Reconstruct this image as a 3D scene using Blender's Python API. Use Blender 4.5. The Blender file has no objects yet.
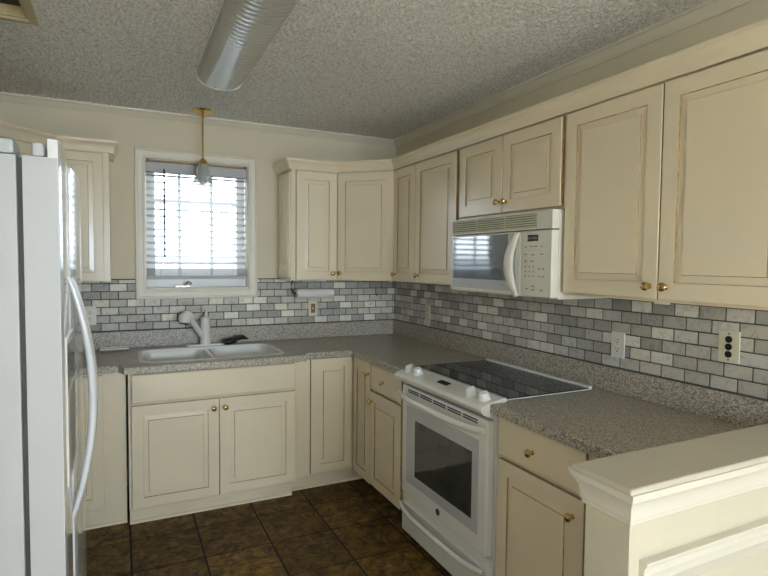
import bpy, bmesh, math, random
from mathutils import Vector, Matrix
random.seed(4)
S = bpy.context.scene
COL = S.collection
PI = math.pi

# ------------------------------------------------------------------ materials
def nmat(name):
    m = bpy.data.materials.new(name); m.use_nodes = True
    nt = m.node_tree
    return m, nt, nt.nodes['Principled BSDF']

def nd(nt, typ, **kw):
    n = nt.nodes.new(typ)
    for k, v in kw.items():
        if k in n.inputs.keys(): n.inputs[k].default_value = v
        else: setattr(n, k, v)
    return n

def c4(c): return (c[0], c[1], c[2], 1.0)

def ramp(nt, fac, stops):
    r = nt.nodes.new('ShaderNodeValToRGB')
    e = r.color_ramp.elements
    while len(e) < len(stops): e.new(0.5)
    for i, (p, c) in enumerate(stops):
        e[i].position = p; e[i].color = c4(c)
    nt.links.new(fac, r.inputs[0])
    return r

def coords(nt):
    return nd(nt, 'ShaderNodeTexCoord').outputs['Object']

def plain(name, col, rough=0.5, metal=0.0, var=0.05, scale=6.0, spec=0.5, bump=0.0, bscale=200.0, coat=0.0, rvar=0.0):
    m, nt, b = nmat(name)
    co = coords(nt)
    n = nd(nt, 'ShaderNodeTexNoise', Scale=scale, Detail=3.0)
    nt.links.new(co, n.inputs['Vector'])
    lo = [max(0, c*(1-var)) for c in col]; hi = [min(1, c*(1+var)) for c in col]
    r = ramp(nt, n.outputs['Fac'], [(0.3, lo), (0.7, hi)])
    nt.links.new(r.outputs[0], b.inputs['Base Color'])
    b.inputs['Roughness'].default_value = rough
    b.inputs['Metallic'].default_value = metal
    b.inputs['Specular IOR Level'].default_value = spec
    b.inputs['Coat Weight'].default_value = coat
    b.inputs['Coat Roughness'].default_value = 0.12
    if bump > 0:
        n2 = nd(nt, 'ShaderNodeTexNoise', Scale=bscale, Detail=2.0)
        nt.links.new(co, n2.inputs['Vector'])
        bp = nd(nt, 'ShaderNodeBump', Strength=bump, Distance=0.002)
        nt.links.new(n2.outputs['Fac'], bp.inputs['Height'])
        nt.links.new(bp.outputs['Normal'], b.inputs['Normal'])
    return m

M = {}
M['cream'] = plain('cream_lacquer', (0.78, 0.68, 0.50), 0.28, var=0.03, scale=3, bump=0.04, bscale=25, coat=0.25)
M['wear_shade'] = plain('edge_wear_groove_shade', (0.36, 0.25, 0.12), 0.45, var=0.25, scale=40)  # brown for worn door edges, and shade painted along the groove sides
M['wall'] = plain('wall_paint', (0.70, 0.63, 0.48), 0.7, var=0.02, scale=2, bump=0.1, bscale=150)
M['trim'] = plain('trim_paint', (0.72, 0.67, 0.55), 0.35, var=0.02)
M['knee'] = plain('knee_wall_paint', (0.60, 0.56, 0.44), 0.5, var=0.02)
M['kneecap'] = plain('knee_cap_paint', (0.56, 0.515, 0.415), 0.3, var=0.03)
M['kneetrim'] = plain('knee_trim_paint', (0.70, 0.66, 0.57), 0.3, var=0.02)
M['white'] = plain('white_enamel', (0.80, 0.80, 0.77), 0.22, var=0.015, coat=0.3)
M['offwhite'] = plain('almond_plastic', (0.74, 0.71, 0.61), 0.3, var=0.02)
M['fridge'] = plain('fridge_side_dimmed', (0.44, 0.455, 0.47), 0.38, var=0.015, bump=0.12, bscale=350)  # fridge white darkened in colour, as this side gets less light
M['fridgegloss'] = plain('fridge_front_white', (0.76, 0.78, 0.80), 0.10, var=0.01, coat=0.6)
M['gasket'] = plain('grey_gasket', (0.035, 0.035, 0.035), 0.6)
M['brass'] = plain('brass', (0.86, 0.62, 0.22), 0.22, metal=1.0, var=0.06, scale=30)
M['knobbrass'] = plain('aged_brass', (0.66, 0.46, 0.20), 0.25, metal=1.0, var=0.12, scale=60)
M['chrome'] = plain('chrome', (0.62, 0.62, 0.60), 0.18, metal=1.0, var=0.03)
M['black'] = plain('black_plastic', (0.012, 0.012, 0.012), 0.4)
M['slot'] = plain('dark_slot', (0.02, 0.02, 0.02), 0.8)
M['outlet'] = plain('ivory_plastic', (0.70, 0.66, 0.50), 0.35, var=0.02)
M['outletwhite'] = plain('white_plate', (0.74, 0.73, 0.67), 0.35, var=0.02)
M['brown'] = plain('brown_plastic', (0.22, 0.13, 0.07), 0.4)
M['sink'] = plain('sink_white', (0.84, 0.84, 0.80), 0.25, var=0.02)
M['faucet'] = plain('faucet_white', (0.78, 0.77, 0.72), 0.2, var=0.02)
M['vinyl'] = plain('white_vinyl', (0.80, 0.80, 0.80), 0.35, var=0.01)
M['slat'] = plain('blind_slat_white', (0.70, 0.70, 0.69), 0.4, var=0.01)
M['blindshade'] = plain('blind_shaded_grey', (0.50, 0.50, 0.50), 0.5, var=0.03)  # white blind parts greyed: their backlit shade is put into the colour
M['bulb'] = plain('frosted_bulb', (0.80, 0.80, 0.78), 0.4)
M['key'] = plain('key_grey', (0.25, 0.25, 0.24), 0.5)
M['paper'] = plain('white_paper', (0.78, 0.77, 0.74), 0.8, bump=0.3, bscale=300)
M['rodbrown'] = plain('rod_tan', (0.42, 0.30, 0.17), 0.4)
M['ventframe'] = plain('vent_tan', (0.50, 0.42, 0.26), 0.6, var=0.08)
M['bounce_carpet'] = plain('pale_bounce_floor', (0.74, 0.69, 0.60), 0.95, var=0.06, scale=60, bump=0.3)  # kept pale to bounce light upward
M['duct'] = plain('duct_tan', (0.46, 0.37, 0.20), 0.7, var=0.15, scale=20)
M['panelgrey'] = plain('oven_panel_grey', (0.52, 0.52, 0.55), 0.15, var=0.02, coat=0.4)
M['mwgrille'] = plain('grille_beige', (0.62, 0.60, 0.46), 0.45, var=0.03)
M['deepgap'] = plain('cabinet_edge', (0.40, 0.33, 0.22), 0.6, var=0.1)

def glassblack(name, col, rough, refl):
    m, nt, b = nmat(name)
    n = nd(nt, 'ShaderNodeTexNoise', Scale=8.0); nt.links.new(coords(nt), n.inputs['Vector'])
    r = ramp(nt, n.outputs['Fac'], [(0.3, [c*0.85 for c in col]), (0.7, [c*1.15 for c in col])])
    nt.links.new(r.outputs[0], b.inputs['Base Color'])
    b.inputs['Roughness'].default_value = rough
    b.inputs['IOR'].default_value = refl
    return m
M['cooktop'] = glassblack('black_ceramic_glass', (0.005, 0.005, 0.007), 0.04, 1.42)
M['ring'] = plain('burner_ring_print', (0.05, 0.05, 0.055), 0.12)
M['ovenglass'] = glassblack('oven_window_glass', (0.035, 0.040, 0.038), 0.06, 1.6)
M['mwglass'] = glassblack('microwave_window_glass', (0.10, 0.11, 0.13), 0.05, 2.3)
M['display'] = glassblack('display_glass', (0.012, 0.016, 0.018), 0.1, 1.5)

def ceiling_mat():
    m, nt, b = nmat('popcorn_ceiling')
    co = coords(nt)
    n = nd(nt, 'ShaderNodeTexNoise', Scale=85.0, Detail=3.0, Roughness=0.65); nt.links.new(co, n.inputs['Vector'])
    r = ramp(nt, n.outputs['Fac'], [(0.3, (0.62, 0.60, 0.56)), (0.7, (0.76, 0.75, 0.72))])
    nt.links.new(r.outputs[0], b.inputs['Base Color'])
    b.inputs['Roughness'].default_value = 0.95
    b.inputs['Specular IOR Level'].default_value = 0.1
    bp = nd(nt, 'ShaderNodeBump', Strength=1.0, Distance=0.022)
    nt.links.new(n.outputs['Fac'], bp.inputs['Height'])
    nt.links.new(bp.outputs['Normal'], b.inputs['Normal'])
    return m
M['ceiling'] = ceiling_mat()
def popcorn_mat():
    m, nt, b = nmat('popcorn_grain_shade')
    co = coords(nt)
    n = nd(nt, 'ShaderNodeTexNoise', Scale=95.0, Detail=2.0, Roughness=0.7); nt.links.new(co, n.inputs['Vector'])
    r = ramp(nt, n.outputs['Fac'], [(0.36, (0.58, 0.565, 0.535)), (0.50, (0.84, 0.83, 0.81)), (0.64, (0.93, 0.925, 0.91))])  # dark flecks put the shading of the popcorn grain into the colour
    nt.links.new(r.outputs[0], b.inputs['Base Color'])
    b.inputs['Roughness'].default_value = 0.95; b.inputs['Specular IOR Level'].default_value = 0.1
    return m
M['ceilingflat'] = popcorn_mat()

def counter_mat():
    m, nt, b = nmat('speckled_laminate')
    co = coords(nt)
    v = nd(nt, 'ShaderNodeTexVoronoi', Scale=240.0); nt.links.new(co, v.inputs['Vector'])
    bw = nd(nt, 'ShaderNodeRGBToBW'); nt.links.new(v.outputs['Color'], bw.inputs[0])
    r = ramp(nt, bw.outputs[0], [(0.15, (0.12, 0.105, 0.085)), (0.36, (0.31, 0.277, 0.225)),
                                 (0.60, (0.42, 0.38, 0.31)), (0.85, (0.62, 0.57, 0.48))])
    nt.links.new(r.outputs[0], b.inputs['Base Color'])
    b.inputs['Roughness'].default_value = 0.30
    return m
M['counter'] = counter_mat()

def tile_mat():
    m, nt, b = nmat('tumbled_marble_tile')
    co = coords(nt)
    a = nd(nt, 'ShaderNodeAttribute', attribute_name='tint')
    n = nd(nt, 'ShaderNodeTexNoise', Scale=28.0, Detail=5.0, Roughness=0.7, Distortion=1.2); nt.links.new(co, n.inputs['Vector'])
    r = ramp(nt, n.outputs['Fac'], [(0.28, (0.60, 0.61, 0.62)), (0.5, (1, 1, 1)), (0.75, (1.0, 1.0, 0.99))])
    mx = nd(nt, 'ShaderNodeMix', data_type='RGBA', blend_type='MULTIPLY')
    mx.inputs[0].default_value = 1.0
    nt.links.new(a.outputs['Color'], mx.inputs[6]); nt.links.new(r.outputs[0], mx.inputs[7])
    nt.links.new(mx.outputs[2], b.inputs['Base Color'])
    b.inputs['Roughness'].default_value = 0.45
    return m
M['tile'] = tile_mat()
M['grout'] = plain('grey_grout', (0.10, 0.095, 0.085), 0.9, var=0.1, scale=60)

def floor_mat():
    m, nt, b = nmat('brown_slate_tile')
    co = coords(nt)
    a = nd(nt, 'ShaderNodeAttribute', attribute_name='tint')
    n = nd(nt, 'ShaderNodeTexNoise', Scale=16.0, Detail=9.0, Roughness=0.75, Distortion=0.6); nt.links.new(co, n.inputs['Vector'])
    r = ramp(nt, n.outputs['Fac'], [(0.36, (0.010, 0.007, 0.004)), (0.46, (0.075, 0.043, 0.010)), (0.57, (0.17, 0.098, 0.022)), (0.70, (0.28, 0.175, 0.055))])
    mx = nd(nt, 'ShaderNodeMix', data_type='RGBA', blend_type='MULTIPLY'); mx.inputs[0].default_value = 1.0
    nt.links.new(a.outputs['Color'], mx.inputs[6]); nt.links.new(r.outputs[0], mx.inputs[7])
    nt.links.new(mx.outputs[2], b.inputs['Base Color'])
    b.inputs['Roughness'].default_value = 0.55; b.inputs['Specular IOR Level'].default_value = 0.3
    bp = nd(nt, 'ShaderNodeBump', Strength=0.35, Distance=0.004)
    nt.links.new(n.outputs['Fac'], bp.inputs['Height']); nt.links.new(bp.outputs['Normal'], b.inputs['Normal'])
    return m
M['floortile'] = floor_mat()
M['floorgrout'] = plain('dark_grout', (0.012, 0.011, 0.010), 0.9)

def lens_mat():
    m, nt, b = nmat('acrylic_lens')
    n = nd(nt, 'ShaderNodeTexNoise', Scale=3.0); nt.links.new(coords(nt), n.inputs['Vector'])
    r = ramp(nt, n.outputs['Fac'], [(0.3, (0.40, 0.395, 0.37)), (0.7, (0.46, 0.455, 0.43))])
    nt.links.new(r.outputs[0], b.inputs['Base Color'])
    b.inputs['Roughness'].default_value = 0.07
    b.inputs['IOR'].default_value = 2.3
    wv = nd(nt, 'ShaderNodeTexWave', wave_type='BANDS', bands_direction='Y', Scale=9.0); nt.links.new(coords(nt), wv.inputs['Vector'])
    bp = nd(nt, 'ShaderNodeBump', Strength=0.25, Distance=0.004)
    nt.links.new(wv.outputs['Fac'], bp.inputs['Height']); nt.links.new(bp.outputs['Normal'], b.inputs['Normal'])
    return m
M['lens'] = lens_mat()

def pane_mat():
    m = bpy.data.materials.new('window_pane'); m.use_nodes = True
    nt = m.node_tree; nt.nodes.clear()
    o = nd(nt, 'ShaderNodeOutputMaterial')
    t = nd(nt, 'ShaderNodeBsdfTransparent'); g = nd(nt, 'ShaderNodeBsdfGlossy', Roughness=0.02)
    t.inputs[0].default_value = (0.95, 0.98, 1.0, 1)
    mx = nd(nt, 'ShaderNodeMixShader'); mx.inputs[0].default_value = 0.05
    nt.links.new(t.outputs[0], mx.inputs[1]); nt.links.new(g.outputs[0], mx.inputs[2]); nt.links.new(mx.outputs[0], o.inputs[0])
    return m
M['pane'] = pane_mat()

def shade_mat():
    m = bpy.data.materials.new('frosted_ribbed_glass'); m.use_nodes = True
    nt = m.node_tree; nt.nodes.clear()
    o = nd(nt, 'ShaderNodeOutputMaterial')
    t = nd(nt, 'ShaderNodeBsdfTransparent'); t.inputs[0].default_value = (0.92, 0.94, 0.96, 1)
    d = nd(nt, 'ShaderNodeBsdfTranslucent'); d.inputs[0].default_value = (0.9, 0.91, 0.92, 1)
    df = nd(nt, 'ShaderNodeBsdfDiffuse'); df.inputs[0].default_value = (0.72, 0.73, 0.74, 1)
    g = nd(nt, 'ShaderNodeBsdfGlossy', Roughness=0.08)
    a = nd(nt, 'ShaderNodeMixShader'); a.inputs[0].default_value = 0.25
    nt.links.new(d.outputs[0], a.inputs[1]); nt.links.new(df.outputs[0], a.inputs[2])
    b_ = nd(nt, 'ShaderNodeMixShader'); b_.inputs[0].default_value = 0.50
    nt.links.new(t.outputs[0], b_.inputs[1]); nt.links.new(a.outputs[0], b_.inputs[2])
    c = nd(nt, 'ShaderNodeMixShader'); c.inputs[0].default_value = 0.10
    nt.links.new(b_.outputs[0], c.inputs[1]); nt.links.new(g.outputs[0], c.inputs[2])
    nt.links.new(c.outputs[0], o.inputs[0])
    return m
M['shade'] = shade_mat()

# ------------------------------------------------------------------ mesh helpers
class MB:
    def __init__(self): self.bm = bmesh.new()
    def faces(self, vs, fs):
        v = [self.bm.verts.new(p) for p in vs]
        out = []
        for f in fs:
            try: out.append(self.bm.faces.new([v[i] for i in f]))
            except ValueError: pass
        return v, out
    def box(self, x0, x1, y0, y1, z0, z1, bev=0.0, seg=2):
        if x0 > x1: x0, x1 = x1, x0
        if y0 > y1: y0, y1 = y1, y0
        if z0 > z1: z0, z1 = z1, z0
        vs = [(x0,y0,z0),(x1,y0,z0),(x1,y1,z0),(x0,y1,z0),(x0,y0,z1),(x1,y0,z1),(x1,y1,z1),(x0,y1,z1)]
        v, f = self.faces(vs, [(0,3,2,1),(4,5,6,7),(0,1,5,4),(1,2,6,5),(2,3,7,6),(3,0,4,7)])
        if bev > 0:
            es = list({e for q in f for e in q.edges})
            bmesh.ops.bevel(self.bm, geom=es, offset=bev, segments=seg, profile=0.5, affect='EDGES')
        return self
    def prism(self, poly, a0, a1, axis='z', bev=0.0, seg=2):
        """poly: 2D points; axis z: (x,y); axis x: (y,z); axis y: (x,z)"""
        def P(p, a):
            return {'z': (p[0], p[1], a), 'x': (a, p[0], p[1]), 'y': (p[0], a, p[1])}[axis]
        n = len(poly)
        vs = [P(p, a0) for p in poly] + [P(p, a1) for p in poly]
        fs = [tuple(range(n))[::-1], tuple(range(n, 2*n))] + [(i, (i+1) % n, n+(i+1) % n, n+i) for i in range(n)]
        v, f = self.faces(vs, fs)
        bmesh.ops.recalc_face_normals(self.bm, faces=f)
        if bev > 0:
            es = list({e for q in f for e in q.edges})
            bmesh.ops.bevel(self.bm, geom=es, offset=bev, segments=seg, profile=0.5, affect='EDGES')
        return self
    def lathe(self, prof, n=20, mat=None, wob=None):
        mat = mat or Matrix()
        rings = []
        for (r, z) in prof:
            ring = []
            for k in range(n):
                a = 2*PI*k/n
                rr = r*(wob(a, z) if wob else 1)
                ring.append(self.bm.verts.new(mat @ Vector((rr*math.cos(a), rr*math.sin(a), z))))
            rings.append(ring)
        fs = []
        for i in range(len(rings)-1):
            for k in range(n):
                fs.append(self.bm.faces.new([rings[i][k], rings[i][(k+1) % n], rings[i+1][(k+1) % n], rings[i+1][k]]))
        if prof[0][0] > 1e-6 and not wob: fs.append(self.bm.faces.new(rings[0][::-1]))
        if prof[-1][0] > 1e-6 and not wob: fs.append(self.bm.faces.new(rings[-1]))
        bmesh.ops.recalc_face_normals(self.bm, faces=fs)
        return self
    def tube(self, pts, r, n=10, sx=1.0, up=(0, 0, 1)):
        pts = [Vector(p) for p in pts]; up = Vector(up)
        rs = r if isinstance(r, (list, tuple)) else [r]*len(pts)
        rings = []
        for i, p in enumerate(pts):
            t = (pts[min(i+1, len(pts)-1)] - pts[max(i-1, 0)]).normalized()
            a = t.cross(up)
            if a.length < 1e-4: a = t.cross(Vector((1, 0, 0)))
            a.normalize(); b = a.cross(t).normalized()
            rings.append([self.bm.verts.new(p + a*(rs[i]*sx*math.cos(2*PI*k/n)) + b*(rs[i]*math.sin(2*PI*k/n))) for k in range(n)])
        fs = []
        for i in range(len(rings)-1):
            for k in range(n):
                fs.append(self.bm.faces.new([rings[i][k], rings[i][(k+1) % n], rings[i+1][(k+1) % n], rings[i+1][k]]))
        fs.append(self.bm.faces.new(rings[0][::-1])); fs.append(self.bm.faces.new(rings[-1]))
        bmesh.ops.recalc_face_normals(self.bm, faces=fs)
        return self
    def sweep(self, prof, path, closed=True):
        """prof: (offset to the right of travel, z); path: 2D points; mitred corners"""
        P2 = [Vector(p) for p in path]; N = len(P2)
        rings = []
        for i in range(N):
            if i == 0: d0 = d1 = (P2[1]-P2[0]).normalized()
            elif i == N-1: d0 = d1 = (P2[-1]-P2[-2]).normalized()
            else: d0 = (P2[i]-P2[i-1]).normalized(); d1 = (P2[i+1]-P2[i]).normalized()
            n0 = Vector((d0.y, -d0.x)); n1 = Vector((d1.y, -d1.x))
            m = (n0+n1); m = m/(m.dot(n0)) if m.length > 1e-6 else n0
            rings.append([self.bm.verts.new((P2[i].x+m.x*o, P2[i].y+m.y*o, z)) for (o, z) in prof])
        k = len(prof); fs = []
        for i in range(N-1):
            for j in range(k if closed else k-1):
                fs.append(self.bm.faces.new([rings[i][j], rings[i][(j+1) % k], rings[i+1][(j+1) % k], rings[i+1][j]]))
        if closed:
            fs.append(self.bm.faces.new(rings[0][::-1])); fs.append(self.bm.faces.new(rings[-1]))
        bmesh.ops.recalc_face_normals(self.bm, faces=fs)
        return self
    def rings(self, x0, x1, z0, z1, steps, y0=0.0):
        """concentric rectangles facing -y: steps = [(inset, y)]"""
        rs = []
        for (s, y) in steps:
            rs.append([self.bm.verts.new(p) for p in ((x0+s, y0+y, z0+s), (x1-s, y0+y, z0+s), (x1-s, y0+y, z1-s), (x0+s, y0+y, z1-s))])
        fs = [self.bm.faces.new(rs[0][::-1]), self.bm.faces.new(rs[-1])]
        for a, b in zip(rs, rs[1:]):
            for k in range(4):
                fs.append(self.bm.faces.new([a[k], a[(k+1) % 4], b[(k+1) % 4], b[k]]))
        bmesh.ops.recalc_face_normals(self.bm, faces=fs)
        return self
    def obj(self, name, mat, parent=None, smooth=35, loc=None):
        me = bpy.data.meshes.new(name); self.bm.to_mesh(me); self.bm.free()
        if smooth:
            for p in me.polygons: p.use_smooth = True
            me.set_sharp_from_angle(angle=math.radians(smooth))
        if mat: me.materials.append(M[mat] if isinstance(mat, str) else mat)
        o = bpy.data.objects.new(name, me); COL.objects.link(o)
        if smooth:
            wn = o.modifiers.new('weighted_normal', 'WEIGHTED_NORMAL'); wn.keep_sharp = True; wn.weight = 90
        if parent: o.parent = parent
        if loc: o.location = loc
        return o

def tag(o, label, cat, group=None):
    o['label'] = label; o['category'] = cat
    if group: o['group'] = group
    return o
def thing(name, label, cat, loc=(0, 0, 0), rz=0.0, group=None):
    o = bpy.data.objects.new(name, None); COL.objects.link(o)
    o.location = loc; o.rotation_euler = (0, 0, rz); o.empty_display_size = 0.1
    return tag(o, label, cat, group)
def struct(o):
    o['kind'] = 'structure'; return o

def door_steps(t=0.02, st=0.058):
    return [(0, 0), (0, -t+0.003), (0.003, -t), (st, -t), (st+0.0015, -t+0.0065), (st+0.026, -t+0.0048), (st+0.028, -t+0.0002), (st+0.030, -t+0.0002)]
def slab_steps(t=0.02):
    return [(0, 0), (0, -t+0.006), (0.003, -t+0.002), (0.008, -t), (0.010, -t)]
def wear_shade(o, steps):
    """worn brown on the outer edge; shade painted brown on the steep groove sides"""
    o.data.materials.append(M['wear_shade'])
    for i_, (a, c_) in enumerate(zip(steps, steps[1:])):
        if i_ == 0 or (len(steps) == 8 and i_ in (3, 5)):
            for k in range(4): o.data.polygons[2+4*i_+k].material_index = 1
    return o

def knob(parent, x, y, z):
    b = MB(); R = Matrix.Translation((x, y, z)) @ Matrix.Rotation(PI/2, 4, 'X')
    b.lathe([(0.0095, 0), (0.0095, 0.002), (0.006, 0.004), (0.0055, 0.012), (0.009, 0.015), (0.0145, 0.019), (0.0155, 0.023), (0.0135, 0.028), (0.008, 0.031), (0.0, 0.032)], 18, R)
    return b.obj('knob', 'knobbrass', parent)

def front(t, kind, x0, x1, z0, z1, yf, kx=None, kz=None, st=0.058):
    b = MB(); stp = door_steps(st=st) if kind == 'door' else slab_steps()
    b.rings(x0, x1, z0, z1, stp, yf)
    d = wear_shade(b.obj('door' if kind == 'door' else 'drawer_front', 'cream', t, smooth=0), stp)
    if kx is not None: knob(d, kx, yf-0.02, kz)
    return d

# ------------------------------------------------------------------ key dimensions
H = 2.452; XL = -2.93; YR = -8.6
ZC = 0.914
WX0, WX1, WZ0, WZ1 = -1.84, -1.17, 1.29, 2.145      # kitchen window opening

# ------------------------------------------------------------------ room shell
b = MB(); b.box(XL-0.15, 0.15, YR-0.15, 0.15, -0.12, -0.003)
floor = struct(b.obj('floor', 'floorgrout', smooth=0))
def tint_attr(o, n_per, pick):
    me = o.data
    at = me.color_attributes.new('tint', 'FLOAT_COLOR', 'CORNER')
    return at
def tiles_obj(name, boxes, mat, parent, bev, pick):
    bm = bmesh.new(); lay = bm.loops.layers.float_color.new('tint')
    for (x0, x1, y0, y1, z0, z1) in boxes:
        mb = MB(); mb.bm.free(); mb.bm = bm
        before = set(bm.faces)
        mb.box(x0, x1, y0, y1, z0, z1)
        new = [f for f in bm.faces if f not in before]
        c = pick()
        es = list({e for f in new for e in f.edges})
        r = bmesh.ops.bevel(bm, geom=es, offset=min(bev, abs(x1-x0)*0.4, abs(y1-y0)*0.4, abs(z1-z0)*0.4), segments=1, affect='EDGES')
        for f in bm.faces:
            if f not in before:
                for l in f.loops: l[lay] = (c[0], c[1], c[2], 1)
    mb = MB(); mb.bm.free(); mb.bm = bm
    return mb.obj(name, mat, parent, smooth=0)
def pick_floor():
    v = random.uniform(0.72, 1.25); return (v*random.uniform(0.95, 1.05), v, v*random.uniform(0.9, 1.05))
fb = []
P_ = 0.335
gx = [-0.950 + P_*k for k in range(-6, 4)]; gy = [-1.113 + P_*1.005*k for k in range(-9, 4)]
for i in range(len(gx)-1):
    for j in range(len(gy)-1):
        x0, x1 = max(gx[i]+0.0052, XL), min(gx[i+1]-0.0052, 0); y0, y1 = max(gy[j]+0.0052, YR), min(gy[j+1]-0.0052, 0)
        if x1-x0 > 0.02 and y1-y0 > 0.02: fb.append((x0, x1, y0, y1, -0.02, 0.0))
tiles_obj('tile_surface', fb, 'floortile', floor, 0.002, pick_floor)
b = MB(); b.box(XL, 0, YR, gy[0]-0.003, -0.02, 0.004); b.obj('bounce_carpet', 'bounce_carpet', floor, smooth=0)  # unseen pale floor covering, added to bounce light onto the ceiling

# ceiling with the vent opening
VX0, VX1, VY0, VY1 = -2.88, -2.305, -1.80, -1.235
b = MB()
b.box(XL-0.15, VX0, YR-0.15, 0.15, H, H+0.12); b.box(VX1, 0.15, YR-0.15, 0.15, H, H+0.12)
b.box(VX0, VX1, YR-0.15, VY0, H, H+0.12); b.box(VX0, VX1, VY1, 0.15, H, H+0.12)
ceil = struct(b.obj('ceiling', 'ceiling', smooth=0))
# popcorn texture as real relief over the kitchen ceiling
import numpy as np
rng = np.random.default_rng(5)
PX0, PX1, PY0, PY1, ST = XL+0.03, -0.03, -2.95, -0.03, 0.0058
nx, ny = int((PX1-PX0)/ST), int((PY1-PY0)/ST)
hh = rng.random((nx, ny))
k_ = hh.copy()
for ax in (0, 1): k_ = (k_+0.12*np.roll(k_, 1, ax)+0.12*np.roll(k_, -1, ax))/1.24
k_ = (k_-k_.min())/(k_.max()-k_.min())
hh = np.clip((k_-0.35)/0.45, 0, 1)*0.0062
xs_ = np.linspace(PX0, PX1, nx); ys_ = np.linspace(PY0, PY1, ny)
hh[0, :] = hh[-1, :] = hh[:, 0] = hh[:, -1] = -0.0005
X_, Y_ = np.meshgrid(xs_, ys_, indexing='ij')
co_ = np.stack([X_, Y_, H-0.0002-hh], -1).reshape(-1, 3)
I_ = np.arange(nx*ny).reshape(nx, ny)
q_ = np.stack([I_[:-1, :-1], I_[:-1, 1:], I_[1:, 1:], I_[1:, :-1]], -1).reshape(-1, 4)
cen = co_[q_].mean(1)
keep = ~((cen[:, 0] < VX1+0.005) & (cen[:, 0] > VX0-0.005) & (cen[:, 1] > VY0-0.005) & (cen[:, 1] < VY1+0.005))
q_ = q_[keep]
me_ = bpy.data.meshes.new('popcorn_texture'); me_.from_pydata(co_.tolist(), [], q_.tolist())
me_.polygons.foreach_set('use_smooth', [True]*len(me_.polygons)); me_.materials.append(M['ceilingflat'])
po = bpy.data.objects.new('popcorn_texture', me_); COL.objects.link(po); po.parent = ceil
# walls
b = MB()
b.box(XL-0.15, WX0, 0, 0.15, 0, H); b.box(WX1, 0.15, 0, 0.15, 0, H); b.box(WX0, WX1, 0, 0.15, 0, WZ0); b.box(WX0, WX1, 0, 0.15, WZ1, H)
wall_back = struct(b.obj('wall_back', 'wall', smooth=0))
b = MB(); b.box(0, 0.15, YR-0.15, 0, 0, H); wall_right = struct(b.obj('wall_right', 'wall', smooth=0))
LW0, LW1, LZ0, LZ1 = -5.7, -4.35, 1.25, 2.1      # added opening in the left wall, unseen, lets light in for ceiling bounce
b = MB(); b.box(XL-0.15, XL, YR-0.15, LW0, 0, H); b.box(XL-0.15, XL, LW1, 0, 0, H); b.box(XL-0.15, XL, LW0, LW1, 0, LZ0); b.box(XL-0.15, XL, LW0, LW1, LZ1, H)
struct(b.obj('wall_left', 'wall', smooth=0))
b = MB()
b.box(XL-0.10, XL-0.06, LW0, LW0+0.05, LZ0, LZ1); b.box(XL-0.10, XL-0.06, LW1-0.05, LW1, LZ0, LZ1); b.box(XL-0.10, XL-0.06, LW0, LW1, LZ0, LZ0+0.05); b.box(XL-0.10, XL-0.06, LW0, LW1, LZ1-0.05, LZ1)
w3 = struct(b.obj('added_window', 'vinyl', smooth=0))
b = MB(); b.box(XL-0.082, XL-0.078, LW0, LW1, LZ0, LZ1); b.obj('pane', 'pane', w3, smooth=0)  # pane of the added, unseen window
RX0, RX1, RZ0, RZ1 = -2.0, -0.10, 0.95, 2.15
b = MB()
b.box(XL, RX0, YR-0.15, YR, 0, H); b.box(RX1, 0, YR-0.15, YR, 0, H); b.box(RX0, RX1, YR-0.15, YR, 0, RZ0); b.box(RX0, RX1, YR-0.15, YR, RZ1, H)
struct(b.obj('wall_front', 'wall', smooth=0))
# rear window of the adjoining room (behind the camera)
b = MB()
for x in (RX0, (RX0+RX1)/2-0.03, RX1-0.06): b.box(x, x+0.06, YR-0.10, YR-0.04, RZ0, RZ1)
b.box(RX0, RX1, YR-0.10, YR-0.04, RZ0, RZ0+0.08); b.box(RX0, RX1, YR-0.10, YR-0.04, RZ1-0.06, RZ1)
w2 = struct(b.obj('window_3', 'vinyl', smooth=0))
b = MB(); b.box(RX0, RX1, YR-0.072, YR-0.068, RZ0, RZ1); b.obj('glass', 'pane', w2, smooth=0)

# ceiling crown mouldings
crown = [(0, H-0.048), (0.004, H-0.050), (0.010, H-0.050), (0.012, H-0.045), (0.022, H-0.040), (0.036, H-0.022), (0.042, H-0.016), (0.050, H-0.014), (0.052, H-0.001), (0, H-0.001)]
def trim(n, prof, path, mat='trim'):
    b = MB(); b.sweep(prof, path); return struct(b.obj(n, mat, smooth=30))
trim('trim_1', crown, [(XL, YR), (XL, 0), (0, 0), (0, YR)])

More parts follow.
